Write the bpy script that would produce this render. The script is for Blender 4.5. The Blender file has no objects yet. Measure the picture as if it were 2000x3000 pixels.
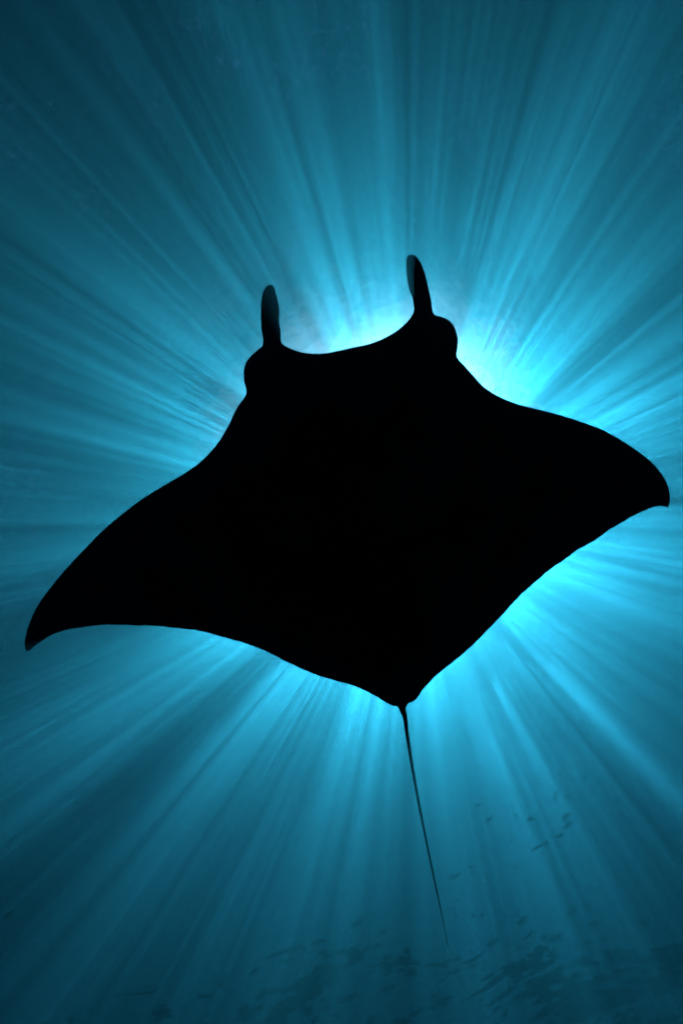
import bpy, bmesh, math, random
import numpy as np
from mathutils import Vector, Matrix
from mathutils.geometry import delaunay_2d_cdt

random.seed(7)
rng = np.random.default_rng(11)
scene = bpy.context.scene
C = scene.collection
rad = math.radians

# ------------------------------------------------------------------ camera
cam_d = bpy.data.cameras.new('camera')
cam = bpy.data.objects.new('camera', cam_d)
C.objects.link(cam)
PITCH, ROLL, VFOV = rad(72.0), rad(15.0), rad(84.0)   # diver looking up, slightly rolled
f = Vector((0, math.cos(PITCH), math.sin(PITCH)))
u0 = Vector((0, -math.sin(PITCH), math.cos(PITCH)))
r0 = Vector((1, 0, 0))
r = math.cos(ROLL) * r0 - math.sin(ROLL) * u0
u = math.cos(ROLL) * u0 + math.sin(ROLL) * r0
M = Matrix((r, u, -f)).transposed().to_4x4()
M.translation = Vector((0, 0, -10.5))
cam.matrix_world = M
cam_d.sensor_fit = 'VERTICAL'
cam_d.sensor_height = 24.0
cam_d.lens = 12.0 / math.tan(VFOV / 2)
cam_d.clip_start = 0.05
cam_d.clip_end = 5000
scene.camera = cam

# ------------------------------------------------------------------ sky, sun, exposure
SUN = Vector((0.1112, 0.3498, 0.9302)).normalized()
SUN_EL = math.asin(SUN.z)
SUN_AZ = math.atan2(SUN.x, SUN.y)
world = bpy.data.worlds.new('World')
scene.world = world
world.use_nodes = True
wn = world.node_tree
wn.nodes.clear()
sky = wn.nodes.new('ShaderNodeTexSky')
sky.sky_type = 'NISHITA'
sky.sun_disc = False
sky.sun_elevation = SUN_EL
sky.sun_rotation = SUN_AZ
sky.air_density = 0.06        # clear, deep blue sky
sky.dust_density = 0.0
bg = wn.nodes.new('ShaderNodeBackground')
bg.inputs['Strength'].default_value = 0.05
world.cycles.sampling_method = 'NONE'
wo = wn.nodes.new('ShaderNodeOutputWorld')
wn.links.new(sky.outputs[0], bg.inputs[0])
wn.links.new(bg.outputs[0], wo.inputs[0])

sun_d = bpy.data.lights.new('sun', 'SUN')
sun_d.energy = 5.0
sun_d.angle = rad(0.6)
sun_d.color = (1.0, 0.96, 0.9)
sun = bpy.data.objects.new('sun', sun_d)
C.objects.link(sun)
sun.rotation_euler = SUN.to_track_quat('Z', 'Y').to_euler()
sun.location = SUN * 60

vs = scene.view_settings
vs.view_transform = 'Standard'
vs.look = 'None'
vs.gamma = 1.0
vs.use_curve_mapping = False
vs.exposure = 4.88

cy = scene.cycles
cy.use_denoising = True
try:
    cy.denoiser = 'OPENIMAGEDENOISE'
except Exception:
    pass
cy.denoising_input_passes = 'RGB'
cy.filter_width = 1.9
cy.use_adaptive_sampling = False
cy.max_bounces = 4
cy.volume_bounces = 0
cy.transparent_max_bounces = 16
cy.caustics_reflective = False
cy.caustics_refractive = False

# ------------------------------------------------------------------ material helpers
def new_mat(name):
    m = bpy.data.materials.new(name)
    m.use_nodes = True
    m.node_tree.nodes.clear()
    return m, m.node_tree.nodes, m.node_tree.links


def math_node(N, L, op, a, b=None, c=None, clamp=False):
    n = N.new('ShaderNodeMath')
    n.operation = op
    n.use_clamp = clamp
    for i, v in enumerate((a, b, c)):
        if v is None:
            continue
        if isinstance(v, (int, float)):
            n.inputs[i].default_value = v
        else:
            L.new(v, n.inputs[i])
    return n.outputs[0]


def map_range(N, L, v, a, b, c, d, smooth=True):
    n = N.new('ShaderNodeMapRange')
    n.interpolation_type = 'SMOOTHSTEP' if smooth else 'LINEAR'
    L.new(v, n.inputs['Value'])
    n.inputs['From Min'].default_value = a
    n.inputs['From Max'].default_value = b
    n.inputs['To Min'].default_value = c
    n.inputs['To Max'].default_value = d
    return n.outputs['Result']


def noise(N, L, vec, scale, detail=2.0, rough=0.5, dist=0.0, dims='2D'):
    n = N.new('ShaderNodeTexNoise')
    n.noise_dimensions = dims
    n.inputs['Scale'].default_value = scale
    n.inputs['Detail'].default_value = detail
    n.inputs['Roughness'].default_value = rough
    n.inputs['Distortion'].default_value = dist
    L.new(vec, n.inputs['Vector'])
    return n.outputs['Fac']


# ------------------------------------------------------------------ water: the body of water
def volume_material():
    m, N, L = new_mat('sea_water')
    out = N.new('ShaderNodeOutputMaterial')
    a = N.new('ShaderNodeVolumeScatter')          # suspended particles, strongly forward
    a.inputs['Color'].default_value = WATER['fwd_col']
    a.inputs['Density'].default_value = WATER['fwd']
    a.inputs['Anisotropy'].default_value = WATER['fwd_g']
    b = N.new('ShaderNodeVolumeScatter')          # the water itself, wide and blue
    b.inputs['Color'].default_value = WATER['wide_col']
    b.inputs['Density'].default_value = WATER['wide']
    b.inputs['Anisotropy'].default_value = WATER['wide_g']
    c = N.new('ShaderNodeVolumeAbsorption')
    c.inputs['Color'].default_value = WATER['abs_col']
    c.inputs['Density'].default_value = WATER['abs']
    s1 = N.new('ShaderNodeAddShader')
    s2 = N.new('ShaderNodeAddShader')
    L.new(a.outputs[0], s1.inputs[0])
    L.new(b.outputs[0], s1.inputs[1])
    L.new(s1.outputs[0], s2.inputs[0])
    L.new(c.outputs[0], s2.inputs[1])
    L.new(s2.outputs[0], out.inputs['Volume'])
    m.cycles.homogeneous_volume = True
    m.cycles.volume_sampling = 'DISTANCE'
    return m


WATER = dict(fwd=0.12, fwd_g=0.94, fwd_col=(0.12, 1, 1, 1),
             wide=0.11, wide_g=0.86, wide_col=(0, 0.57, 1, 1),
             abs=0.27, abs_col=(0, 0.73, 1.0, 1))


def box_mesh(name, x0, x1, y0, y1, z0, z1):
    me = bpy.data.meshes.new(name)
    v = [(x, y, z) for z in (z0, z1) for y in (y0, y1) for x in (x0, x1)]
    fc = [(0, 2, 3, 1), (4, 5, 7, 6), (0, 1, 5, 4), (2, 6, 7, 3), (0, 4, 6, 2), (1, 3, 7, 5)]
    me.from_pydata(v, [], fc)
    return me


haze = bpy.data.objects.new('haze', box_mesh('haze', -110, 110, -110, 110, -45, -0.45))
C.objects.link(haze)
haze.data.materials.append(volume_material())
haze['kind'] = 'stuff'
haze['label'] = 'clear blue sea water lit by slanting shafts of sunlight'


# ------------------------------------------------------------------ water: its wavy surface seen from below
SEED = (54.9, -2.1, 0.0)   # shifts the painted caustic pattern and so places the sun shafts
SHAFT_GAIN = 0.5      # extra brightness painted into the clear spots, above plain transparency


def surface_material():
    m, N, L = new_mat('wavy_water_surface')
    out = N.new('ShaderNodeOutputMaterial')
    geo = N.new('ShaderNodeNewGeometry')
    mp = N.new('ShaderNodeMapping')
    mp.inputs['Rotation'].default_value = (0, 0, rad(25))
    mp.inputs['Location'].default_value = SEED
    L.new(geo.outputs['Position'], mp.inputs['Vector'])
    P = mp.outputs[0]
    # caustic light painted into the transparency: bright knots and lines make the sun shafts
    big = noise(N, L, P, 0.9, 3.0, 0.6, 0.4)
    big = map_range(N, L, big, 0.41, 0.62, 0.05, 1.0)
    broad = noise(N, L, P, 0.27, 1.0, 0.5)
    big = math_node(N, L, 'MULTIPLY', big, map_range(N, L, broad, 0.38, 0.62, 0.18, 1.0))
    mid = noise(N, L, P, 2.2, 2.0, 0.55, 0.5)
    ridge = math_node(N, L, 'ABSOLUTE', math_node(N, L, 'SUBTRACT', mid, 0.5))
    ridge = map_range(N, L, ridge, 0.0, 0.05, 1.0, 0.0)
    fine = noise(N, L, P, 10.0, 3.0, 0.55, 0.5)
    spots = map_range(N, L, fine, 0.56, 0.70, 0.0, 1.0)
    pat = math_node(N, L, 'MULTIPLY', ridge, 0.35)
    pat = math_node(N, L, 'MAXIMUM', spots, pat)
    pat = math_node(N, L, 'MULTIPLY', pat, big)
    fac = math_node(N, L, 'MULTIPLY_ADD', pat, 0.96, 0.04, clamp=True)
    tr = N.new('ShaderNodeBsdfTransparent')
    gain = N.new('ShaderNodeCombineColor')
    gv = math_node(N, L, 'MULTIPLY_ADD', pat, SHAFT_GAIN, 1.0)
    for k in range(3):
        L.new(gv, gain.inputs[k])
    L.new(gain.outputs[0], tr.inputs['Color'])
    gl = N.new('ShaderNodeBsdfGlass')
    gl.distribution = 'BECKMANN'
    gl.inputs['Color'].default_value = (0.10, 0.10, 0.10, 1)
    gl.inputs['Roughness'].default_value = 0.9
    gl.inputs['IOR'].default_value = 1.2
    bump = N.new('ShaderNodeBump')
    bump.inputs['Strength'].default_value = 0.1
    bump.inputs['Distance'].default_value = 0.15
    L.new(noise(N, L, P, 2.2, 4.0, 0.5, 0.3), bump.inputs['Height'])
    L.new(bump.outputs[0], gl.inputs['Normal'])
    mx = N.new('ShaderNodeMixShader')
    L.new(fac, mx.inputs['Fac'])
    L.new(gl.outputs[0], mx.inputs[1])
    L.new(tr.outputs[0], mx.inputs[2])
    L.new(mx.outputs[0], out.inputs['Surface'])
    return m


def make_surface():
    n = 220
    s = np.linspace(-1, 1, n)
    g = np.sinh(s * 3.6) / np.sinh(3.6) * 190.0        # dense overhead, coarse far away
    X, Y = np.meshgrid(g, g)
    Z = np.zeros_like(X)
    for k in range(14):
        lam = 0.9 * 1.32 ** k
        if lam > 14:
            break
        a = rad(25) + rng.normal(0, 0.55)
        Z += 0.008 * lam ** 0.8 * np.sin(2 * math.pi / lam * (X * math.cos(a) + Y * math.sin(a)) + rng.uniform(0, 6.28))
    fade = np.clip(1.2 - np.hypot(X, Y) / 90, 0, 1)
    Z = np.clip(Z * fade, -0.38, 0.38)
    verts = np.stack([X.ravel(), Y.ravel(), Z.ravel()], 1)
    idx = np.arange(n * n).reshape(n, n)
    faces = np.stack([idx[:-1, :-1].ravel(), idx[:-1, 1:].ravel(), idx[1:, 1:].ravel(), idx[1:, :-1].ravel()], 1)
    me = bpy.data.meshes.new('water_surface')
    me.from_pydata(verts.tolist(), [], faces.tolist())
    me.polygons.foreach_set('use_smooth', [True] * len(me.polygons))
    o = bpy.data.objects.new('water_surface', me)
    C.objects.link(o)
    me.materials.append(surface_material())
    o['kind'] = 'structure'
    o['label'] = 'rippled underside of the sea surface high above the ray'
    return o


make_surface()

# ------------------------------------------------------------------ the manta ray
# outline of the animal seen from below, in metres: x across the wings, y towards the head
OUT = np.array([
    (0.529,1.214), (0.518,1.337), (0.503,1.446), (0.484,1.533), (0.459,1.586), (0.431,1.612), (0.408,1.615), (0.390,1.600),
    (0.384,1.557), (0.378,1.490), (0.378,1.434), (0.393,1.357), (0.391,1.301), (0.396,1.213), (0.365,1.185), (0.314,1.156),
    (0.250,1.132), (0.179,1.120), (0.094,1.116), (0.013,1.124), (-0.081,1.135), (-0.176,1.143), (-0.261,1.161), (-0.348,1.190),
    (-0.426,1.226), (-0.494,1.272), (-0.537,1.312), (-0.562,1.353), (-0.566,1.416), (-0.566,1.451), (-0.554,1.493), (-0.549,1.546),
    (-0.554,1.638), (-0.563,1.708), (-0.575,1.735), (-0.596,1.743), (-0.625,1.734), (-0.651,1.708), (-0.673,1.654), (-0.686,1.583),
    (-0.693,1.500), (-0.699,1.406), (-0.705,1.306), (-0.754,1.286), (-0.805,1.259), (-0.836,1.218), (-0.851,1.158), (-0.853,1.111),
    (-0.840,1.053), (-0.825,0.989), (-0.869,0.923), (-0.924,0.848), (-0.979,0.772), (-1.039,0.718), (-1.140,0.653), (-1.244,0.604),
    (-1.380,0.556), (-1.519,0.509), (-1.660,0.454), (-1.760,0.412), (-1.890,0.353), (-2.006,0.286), (-2.122,0.207), (-2.239,0.118),
    (-2.355,0.011), (-2.424,-0.084), (-2.459,-0.172), (-2.466,-0.250), (-2.449,-0.310), (-2.424,-0.343), (-2.401,-0.327), (-2.342,-0.315),
    (-2.255,-0.318), (-2.167,-0.336), (-2.045,-0.362), (-1.940,-0.395), (-1.821,-0.434), (-1.720,-0.473), (-1.613,-0.508), (-1.545,-0.527),
    (-1.418,-0.578), (-1.293,-0.629), (-1.133,-0.708), (-1.009,-0.779), (-0.895,-0.854), (-0.781,-0.933), (-0.645,-1.019), (-0.512,-1.097),
    (-0.369,-1.164), (-0.288,-1.210), (-0.227,-1.251), (-0.202,-1.270), (-0.180,-1.285), (-0.164,-1.303), (-0.142,-1.321), (-0.121,-1.335),
    (-0.101,-1.344), (-0.079,-1.343), (-0.064,-1.356), (-0.054,-1.372), (-0.054,-1.422), (-0.047,-1.528), (-0.045,-1.634), (-0.044,-1.741),
    (-0.045,-1.848), (-0.046,-1.956), (-0.049,-2.063), (-0.052,-2.171), (-0.056,-2.279), (-0.061,-2.388), (-0.066,-2.496), (-0.070,-2.604),
    (-0.075,-2.713), (-0.079,-2.821), (-0.083,-2.929), (-0.086,-3.038), (-0.085,-3.037), (-0.078,-2.928), (-0.071,-2.819), (-0.063,-2.710),
    (-0.056,-2.601), (-0.050,-2.492), (-0.044,-2.383), (-0.039,-2.275), (-0.034,-2.167), (-0.029,-2.058), (-0.026,-1.951), (-0.023,-1.843),
    (-0.021,-1.736), (-0.020,-1.628), (-0.020,-1.522), (-0.017,-1.414), (-0.008,-1.395), (0.002,-1.350), (0.013,-1.347), (0.030,-1.341),
    (0.056,-1.324), (0.078,-1.309), (0.102,-1.286), (0.118,-1.271), (0.142,-1.250), (0.252,-1.165), (0.403,-1.089), (0.567,-0.994),
    (0.694,-0.907), (0.818,-0.808), (0.913,-0.751), (1.040,-0.684), (1.166,-0.622), (1.294,-0.573), (1.454,-0.527), (1.614,-0.490),
    (1.759,-0.461), (1.888,-0.447), (2.019,-0.443), (2.119,-0.457), (2.206,-0.488), (2.268,-0.521), (2.296,-0.540), (2.311,-0.534),
    (2.314,-0.491), (2.302,-0.442), (2.270,-0.372), (2.207,-0.271), (2.155,-0.212), (2.071,-0.130), (1.952,-0.025), (1.840,0.064),
    (1.716,0.158), (1.594,0.235), (1.449,0.316), (1.294,0.384), (1.162,0.439), (1.052,0.498), (0.962,0.566), (0.887,0.643),
    (0.830,0.717), (0.762,0.819), (0.682,0.914), (0.682,0.941), (0.687,0.981), (0.683,1.035), (0.674,1.073), (0.650,1.119),
    (0.611,1.157), (0.569,1.185),
])
MX = Vector((-0.979413, -0.151562, -0.133339))
MY = Vector((0.104528, -0.945847, 0.307324))
MZ = Vector((-0.172697, 0.287060, 0.942217))
MLOC = Vector((0.101689, 0.749231, -8.282280))
MSIZE = 0.6      # wing span about 2.9 m


def smooth_outline(P, step=0.014):
    n = len(P)
    res = []
    for i in range(n):
        p0, p1, p2, p3 = P[i - 1], P[i], P[(i + 1) % n], P[(i + 2) % n]
        d = np.linalg.norm(p2 - p1)
        # keep sharp corners sharp (wing tips, tail root, horn roots)
        def tang(a, b, c):
            v1, v2 = b - a, c - b
            l1, l2 = np.linalg.norm(v1), np.linalg.norm(v2)
            if np.dot(v1, v2) < 0.35 * l1 * l2:
                return np.zeros(2)
            return (v1 / l1 + v2 / l2) * 0.5
        t1, t2 = tang(p0, p1, p2) * d, tang(p1, p2, p3) * d
        k = max(1, int(d / step))
        for j in range(k):
            t = j / k
            h = ((2*t**3 - 3*t**2 + 1) * p1 + (t**3 - 2*t**2 + t) * t1 + (-2*t**3 + 3*t**2) * p2 + (t**3 - t**2) * t2)
            res.append(h)
    return np.array(res)


def sstep(t):
    t = np.clip(t, 0, 1)
    return t * t * (3 - 2 * t)


BND = smooth_outline(OUT)
# slightly ragged trailing margin of the wings, as soft skin has
nb = np.arange(len(BND))
te = (np.abs(BND[:, 0]) > 0.12) & (np.abs(BND[:, 0]) < 2.2) & (BND[:, 1] < -0.30 - 0.0 * nb) & (BND[:, 1] < 0.1 - 0.2 * np.abs(BND[:, 0]))
ph = np.cumsum(rng.uniform(0.1, 0.5, len(BND)))
BND[te, 1] += 0.0016 * np.sin(ph[te]) + 0.001 * np.sin(2.7 * ph[te])


def dist_to_outline(P):
    A, B = BND, np.roll(BND, -1, 0)
    res = np.empty(len(P))
    AB = B - A
    ll = (AB ** 2).sum(1) + 1e-12
    for i in range(0, len(P), 400):
        q = P[i:i + 400, None, :]
        t = np.clip(((q - A) * AB).sum(2) / ll, 0, 1)
        c = A + t[..., None] * AB
        res[i:i + 400] = np.sqrt(((q - c) ** 2).sum(2).min(1))
    return res


def inside(P):
    A, B = BND, np.roll(BND, -1, 0)
    res = np.empty(len(P), bool)
    for i in range(0, len(P), 400):
        x, y = P[i:i + 400, 0:1], P[i:i + 400, 1:2]
        c = ((A[:, 1] > y) != (B[:, 1] > y)) & (x < (B[:, 0] - A[:, 0]) * (y - A[:, 1]) / (B[:, 1] - A[:, 1] + 1e-15) + A[:, 0])
        res[i:i + 400] = c.sum(1) % 2 == 1
    return res


def bend(X):
    return 0.10 * np.abs(X / 2) ** 2.2


def heights(P, d):
    X, Y = P[:, 0], P[:, 1]
    ax = -0.04 + 0.015 * Y                                  # body axis
    rim = np.sqrt(np.clip(1 - (1 - np.clip(d / 0.10, 0, 1)) ** 2, 0, 1))
    thin = 0.35 + 0.65 * sstep((Y - (-0.5)) / 0.9)          # trailing edge is thinner
    t = 0.058 * rim * thin
    t = np.where(Y < -1.36, np.minimum(t, 1.1 * d), t)
    wing = 0.075 * sstep(d / 0.75) * (1 - 0.6 * np.clip(np.abs(X) / 2.4, 0, 1))
    trunk = np.exp(-((X - ax) / 0.55) ** 2) * sstep(d / 0.5) * sstep((Y + 1.5) / 1.2)
    top = t + wing + 0.20 * trunk
    bot = t + 0.7 * wing + 0.12 * trunk
    # small fin on the back at the root of the tail
    fin = np.exp(-((X - (-0.03)) / 0.014) ** 2) * np.clip((Y + 1.33) / 0.05, 0, 1) * np.clip((-1.02 - Y) / 0.22, 0, 1)
    top = top + 0.11 * fin * np.clip(d / 0.01, 0, 1)
    return bend(X) + top, bend(X) - bot


def skin_material():
    m, N, L = new_mat('dark_ray_skin')
    out = N.new('ShaderNodeOutputMaterial')
    bs = N.new('ShaderNodeBsdfPrincipled')
    tc = N.new('ShaderNodeTexCoord')
    a = noise(N, L, tc.outputs['Object'], 1.6, 4.0, 0.55, 0.3, '3D')
    b = noise(N, L, tc.outputs['Object'], 45.0, 3.0, 0.6, 0.0, '3D')
    cr = N.new('ShaderNodeValToRGB')
    cr.color_ramp.elements[0].position = 0.32
    cr.color_ramp.elements[0].color = (0.010, 0.012, 0.014, 1)
    cr.color_ramp.elements[1].position = 0.72
    cr.color_ramp.elements[1].color = (0.030, 0.034, 0.038, 1)
    L.new(a, cr.inputs[0])
    # countershading: black back, paler grey belly with dark mottling
    sep = N.new('ShaderNodeSeparateXYZ')
    L.new(tc.outputs['Normal'], sep.inputs[0])
    under = map_range(N, L, sep.outputs['Z'], -0.75, -0.2, 1.0, 0.0)
    blot = noise(N, L, tc.outputs['Object'], 2.6, 5.0, 0.6, 0.4, '3D')
    cb = N.new('ShaderNodeValToRGB')
    cb.color_ramp.elements[0].position = 0.38
    cb.color_ramp.elements[0].color = (0.05, 0.055, 0.06, 1)
    cb.color_ramp.elements[1].position = 0.62
    cb.color_ramp.elements[1].color = (0.20, 0.21, 0.22, 1)
    L.new(blot, cb.inputs[0])
    mixc = N.new('ShaderNodeMix')
    mixc.data_type = 'RGBA'
    L.new(under, mixc.inputs['Factor'])
    L.new(cr.outputs[0], mixc.inputs[6])
    L.new(cb.outputs[0], mixc.inputs[7])
    L.new(mixc.outputs[2], bs.inputs['Base Color'])
    bs.inputs['Roughness'].default_value = 0.6
    bs.inputs['Specular IOR Level'].default_value = 0.25
    bp = N.new('ShaderNodeBump')
    bp.inputs['Strength'].default_value = 0.25
    bp.inputs['Distance'].default_value = 0.004
    L.new(b, bp.inputs['Height'])
    L.new(bp.outputs[0], bs.inputs['Normal'])
    L.new(bs.outputs[0], out.inputs['Surface'])
    return m


def plain_material(name, col, rough):
    m, N, L = new_mat(name)
    out = N.new('ShaderNodeOutputMaterial')
    bs = N.new('ShaderNodeBsdfPrincipled')
    tc = N.new('ShaderNodeTexCoord')
    a = noise(N, L, tc.outputs['Object'], 30.0, 2.0, 0.5, 0.0, '3D')
    cr = N.new('ShaderNodeValToRGB')
    cr.color_ramp.elements[0].color = tuple(c * 0.7 for c in col) + (1,)
    cr.color_ramp.elements[1].color = tuple(min(1, c * 1.3) for c in col) + (1,)
    L.new(a, cr.inputs[0])
    L.new(cr.outputs[0], bs.inputs['Base Color'])
    bs.inputs['Roughness'].default_value = rough
    bs.inputs['Specular IOR Level'].default_value = 0.5 if rough < 0.9 else 0.0
    L.new(bs.outputs[0], out.inputs['Surface'])
    return m


def make_manta():
    n = len(BND)
    pts = [BND]
    # rows of points just inside the margin so that the edge is rounded
    nx, pv = np.roll(BND, -1, 0), np.roll(BND, 1, 0)
    tg = nx - pv
    tg /= np.linalg.norm(tg, axis=1)[:, None] + 1e-12
    nrm = np.stack([-tg[:, 1], tg[:, 0]], 1)
    area = 0.5 * np.sum(BND[:, 0] * nx[:, 1] - nx[:, 0] * BND[:, 1])
    if area < 0:
        nrm = -nrm
    for off, keep in ((0.006, 1), (0.018, 1), (0.04, 2), (0.07, 3)):
        q = (BND + nrm * off)[::keep]
        q = q[inside(q)]
        q = q[dist_to_outline(q) > off * 0.93]
        pts.append(q)
    # middle line of the tail
    ys = np.arange(-3.0, -1.36, 0.02)
    tail = BND[BND[:, 1] < -1.34]
    k = int(np.argmin(tail[:, 1]))
    sa, sb = tail[:k + 1], tail[k:]
    xa = np.interp(ys, sa[::-1, 1], sa[::-1, 0])
    xb = np.interp(ys, sb[:, 1], sb[:, 0])
    pts.append(np.stack([(xa + xb) / 2, ys], 1))
    # inner grid
    gx, gy = np.meshgrid(np.arange(-2.5, 2.5, 0.055), np.arange(-1.4, 1.8, 0.055))
    q = np.stack([gx.ravel(), gy.ravel()], 1) + rng.uniform(-0.008, 0.008, (gx.size, 2))
    q = q[inside(q)]
    q = q[dist_to_outline(q) > 0.095]
    gx, gy = np.meshgrid(np.arange(-0.09, 0.03, 0.01), np.arange(-1.32, -0.98, 0.02))
    qf = np.stack([gx.ravel(), gy.ravel()], 1)
    qf = qf[inside(qf)]
    qf = qf[dist_to_outline(qf) > 0.02]
    q = q[~((q[:, 0] > -0.1) & (q[:, 0] < 0.04) & (q[:, 1] < -0.97))]
    pts += [q, qf]
    P = np.concatenate(pts)
    vin = [Vector((float(a), float(b))) for a, b in P]
    res = delaunay_2d_cdt(vin, [], [list(range(n))], 1, 1e-6)
    V = np.array([(v.x, v.y) for v in res[0]])
    F = [list(t) for t in res[2]]
    d = dist_to_outline(V)
    d[d < 1e-4] = 0
    zt, zb = heights(V, d)
    on = d == 0
    nv = len(V)
    verts = [(V[i, 0], V[i, 1], zt[i]) for i in range(nv)]
    low = {}
    for i in range(nv):
        if on[i]:
            low[i] = i
        else:
            low[i] = len(verts)
            verts.append((V[i, 0], V[i, 1], zb[i]))
    faces = []
    for t in F:
        a = V[t]
        s = sum(a[j, 0] * a[(j + 1) % len(t), 1] - a[(j + 1) % len(t), 0] * a[j, 1] for j in range(len(t)))
        t = t if s > 0 else t[::-1]
        faces.append(t)
        b = [low[i] for i in t[::-1]]
        if set(b) != set(t):
            faces.append(b)
    me = bpy.data.meshes.new('body')
    me.from_pydata(verts, [], faces)
    me.validate()
    me.polygons.foreach_set('use_smooth', [True] * len(me.polygons))
    root = bpy.data.objects.new('manta_ray', None)
    root.empty_display_size = 0.3
    C.objects.link(root)
    root.matrix_world = Matrix.Translation(MLOC) @ Matrix((MX, MY, MZ)).transposed().to_4x4() @ Matrix.Scale(MSIZE, 4)
    root['label'] = 'manta ray in black silhouette with spread wings, two horn fins and long thin tail'
    root['category'] = 'manta ray'
    skin = skin_material()
    body = bpy.data.objects.new('body', me)
    C.objects.link(body)
    body.parent = root
    me.materials.append(skin)

    # eyes on the sides of the head
    eye_m = plain_material('ray_eye', (0.01, 0.01, 0.012), 0.12)
    for (ex, ey) in ((0.648, 1.03), (-0.808, 1.11)):
        bm = bmesh.new()
        bmesh.ops.create_uvsphere(bm, u_segments=20, v_segments=12, radius=0.034)
        em = bpy.data.meshes.new('eye')
        bm.to_mesh(em)
        bm.free()
        em.polygons.foreach_set('use_smooth', [True] * len(em.polygons))
        em.materials.append(eye_m)
        e = bpy.data.objects.new('eye', em)
        C.objects.link(e)
        e.parent = root
        e.location = (ex, ey, float(bend(np.array([ex]))[0]) - 0.012)
        e.scale = (0.6, 1.0, 0.9)

    # five gill slits on each side of the belly
    gill_m = plain_material('gill_slit_skin', (0.006, 0.007, 0.008), 0.7)
    for s in (-1, 1):
        for k in range(5):
            y0 = 0.62 - 0.15 * k
            xa, xb = 0.16 + 0.012 * k, 0.46 - 0.035 * k
            cen, m_ = [], 14
            for j in range(m_ + 1):
                t = j / m_
                cen.append((-0.04 + s * (xa + (xb - xa) * t), y0 + 0.05 * math.sin(math.pi * t) - 0.04 * t, 0.013 * math.sin(math.pi * t) + 0.001))
            cv = np.array(cen)
            q = np.concatenate([cv[:, :2] + np.stack([np.zeros(m_ + 1), cv[:, 2]], 1), cv[:, :2], cv[:, :2] - np.stack([np.zeros(m_ + 1), cv[:, 2]], 1)])
            zb2 = heights(q, dist_to_outline(q))[1]
            zz = zb2.copy()
            zz[m_ + 1:2 * (m_ + 1)] -= 0.010
            gv = [(q[i, 0], q[i, 1], zz[i] + (0.004 if not (m_ + 1 <= i < 2 * (m_ + 1)) else 0)) for i in range(len(q))]
            gf = []
            for row in range(2):
                for j in range(m_):
                    o_ = row * (m_ + 1) + j
                    gf.append((o_, o_ + 1, o_ + m_ + 2, o_ + m_ + 1))
            gm = bpy.data.meshes.new('gill_slit')
            gm.from_pydata(gv, [], gf)
            gm.polygons.foreach_set('use_smooth', [True] * len(gm.polygons))
            gm.materials.append(gill_m)
            g = bpy.data.objects.new('gill_slit', gm)
            C.objects.link(g)
            g.parent = root
    return root


make_manta()


# ------------------------------------------------------------------ added dark sheets for the shade of surface ripples
from mathutils import noise as mnoise


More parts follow.
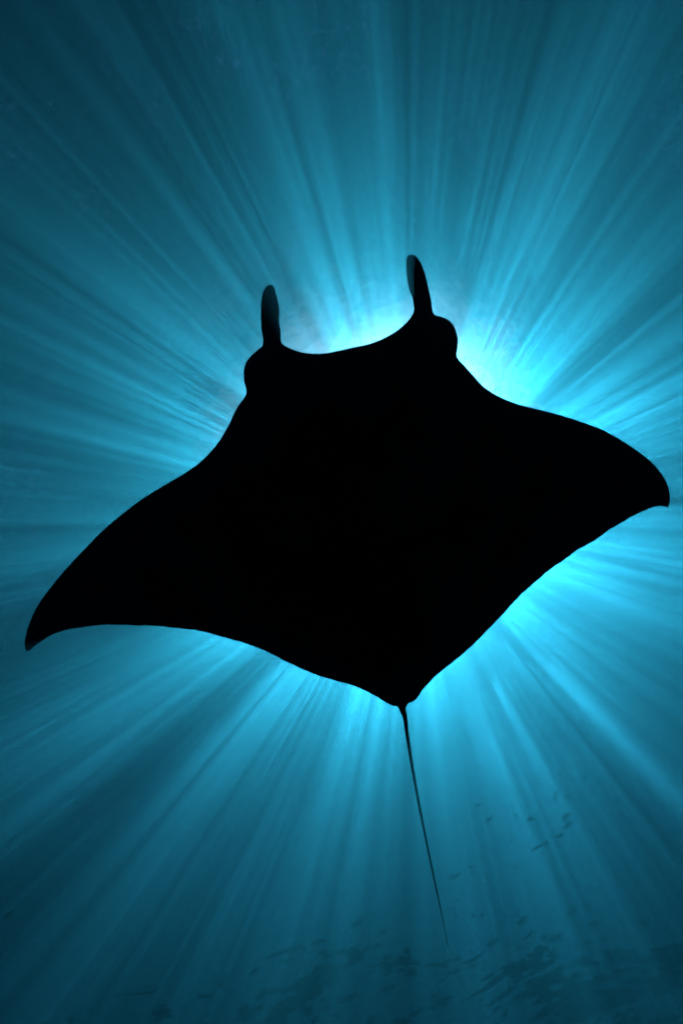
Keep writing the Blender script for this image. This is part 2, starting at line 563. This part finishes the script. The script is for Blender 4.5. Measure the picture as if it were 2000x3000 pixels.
def make_ripple_shade():
    """ragged dark sheets added under the surface to imitate its dark ripples, thicker with distance"""
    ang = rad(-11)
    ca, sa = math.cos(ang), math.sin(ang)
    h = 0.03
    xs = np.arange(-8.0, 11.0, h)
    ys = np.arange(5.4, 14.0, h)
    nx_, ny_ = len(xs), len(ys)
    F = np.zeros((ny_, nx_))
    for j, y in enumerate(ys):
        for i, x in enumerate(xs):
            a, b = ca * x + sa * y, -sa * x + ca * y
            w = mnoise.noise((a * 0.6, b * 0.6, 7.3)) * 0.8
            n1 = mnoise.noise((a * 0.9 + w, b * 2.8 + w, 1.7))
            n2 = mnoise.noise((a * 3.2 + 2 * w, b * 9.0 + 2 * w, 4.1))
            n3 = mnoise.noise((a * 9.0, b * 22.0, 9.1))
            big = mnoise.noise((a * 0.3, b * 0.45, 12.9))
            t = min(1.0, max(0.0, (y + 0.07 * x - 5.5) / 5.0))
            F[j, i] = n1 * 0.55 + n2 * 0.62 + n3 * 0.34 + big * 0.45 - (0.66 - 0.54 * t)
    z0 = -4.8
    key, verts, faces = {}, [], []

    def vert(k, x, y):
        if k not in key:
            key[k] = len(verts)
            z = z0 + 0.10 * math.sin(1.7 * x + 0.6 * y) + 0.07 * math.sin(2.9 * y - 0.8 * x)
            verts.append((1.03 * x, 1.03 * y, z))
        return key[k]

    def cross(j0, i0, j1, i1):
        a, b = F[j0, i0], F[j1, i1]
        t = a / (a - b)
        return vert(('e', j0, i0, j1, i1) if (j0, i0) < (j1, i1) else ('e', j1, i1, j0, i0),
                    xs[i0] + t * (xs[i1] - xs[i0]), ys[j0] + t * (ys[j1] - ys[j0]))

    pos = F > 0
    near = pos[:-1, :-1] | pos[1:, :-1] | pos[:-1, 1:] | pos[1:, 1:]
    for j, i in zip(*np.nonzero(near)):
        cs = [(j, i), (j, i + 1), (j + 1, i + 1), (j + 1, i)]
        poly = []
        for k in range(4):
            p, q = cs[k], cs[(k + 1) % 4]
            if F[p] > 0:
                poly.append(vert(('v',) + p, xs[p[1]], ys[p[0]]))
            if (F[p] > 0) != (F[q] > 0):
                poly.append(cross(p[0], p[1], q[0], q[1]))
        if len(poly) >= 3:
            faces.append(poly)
    me = bpy.data.meshes.new('ripple_shade_sheets')
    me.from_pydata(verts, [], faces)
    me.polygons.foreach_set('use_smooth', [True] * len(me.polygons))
    o = bpy.data.objects.new('ripple_shade_sheets', me)
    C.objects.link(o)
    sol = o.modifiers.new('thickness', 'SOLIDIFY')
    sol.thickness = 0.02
    me.materials.append(plain_material('ripple_shade', (0.02, 0.035, 0.04), 1.0))
    o['kind'] = 'stuff'
    o['label'] = 'faint dark sheets added to imitate shaded sea surface ripples beyond the tail of the ray'


make_ripple_shade()


# ------------------------------------------------------------------ plankton specks drifting in the light
def make_plankton(n=6000):
    flake = [(math.cos(k * 1.2566), math.sin(k * 1.2566)) for k in range(5)]     # thin five-sided flakes
    th = math.tan(VFOV / 2)
    verts, faces = [], []
    cl = M.translation
    for _ in range(n):
        d = 3.2 + 6.0 * rng.random() ** 0.6
        p = cl + d * (f + rng.uniform(-1, 1) * th * 0.75 * r + rng.uniform(-1, 1) * th * 1.1 * u)
        if p.z > -0.8:
            continue
        s = rng.uniform(0.0012, 0.0032)
        e1 = Vector(rng.normal(size=3)).normalized()
        e2 = e1.orthogonal().normalized()
        b = len(verts)
        verts += [tuple(p + s * (x * e1 + 0.7 * y * e2)) for x, y in flake]
        faces.append(tuple(range(b, b + 5)))
    me = bpy.data.meshes.new('plankton')
    me.from_pydata(verts, [], faces)
    m, N, L = new_mat('plankton')
    out = N.new('ShaderNodeOutputMaterial')
    tl = N.new('ShaderNodeBsdfTranslucent')
    tl.inputs['Color'].default_value = (0.75, 0.8, 0.8, 1)
    L.new(tl.outputs[0], out.inputs['Surface'])
    me.materials.append(m)
    o = bpy.data.objects.new('plankton', me)
    C.objects.link(o)
    o['kind'] = 'stuff'
    o['label'] = 'tiny pale plankton specks drifting in the sunlit water'


make_plankton()
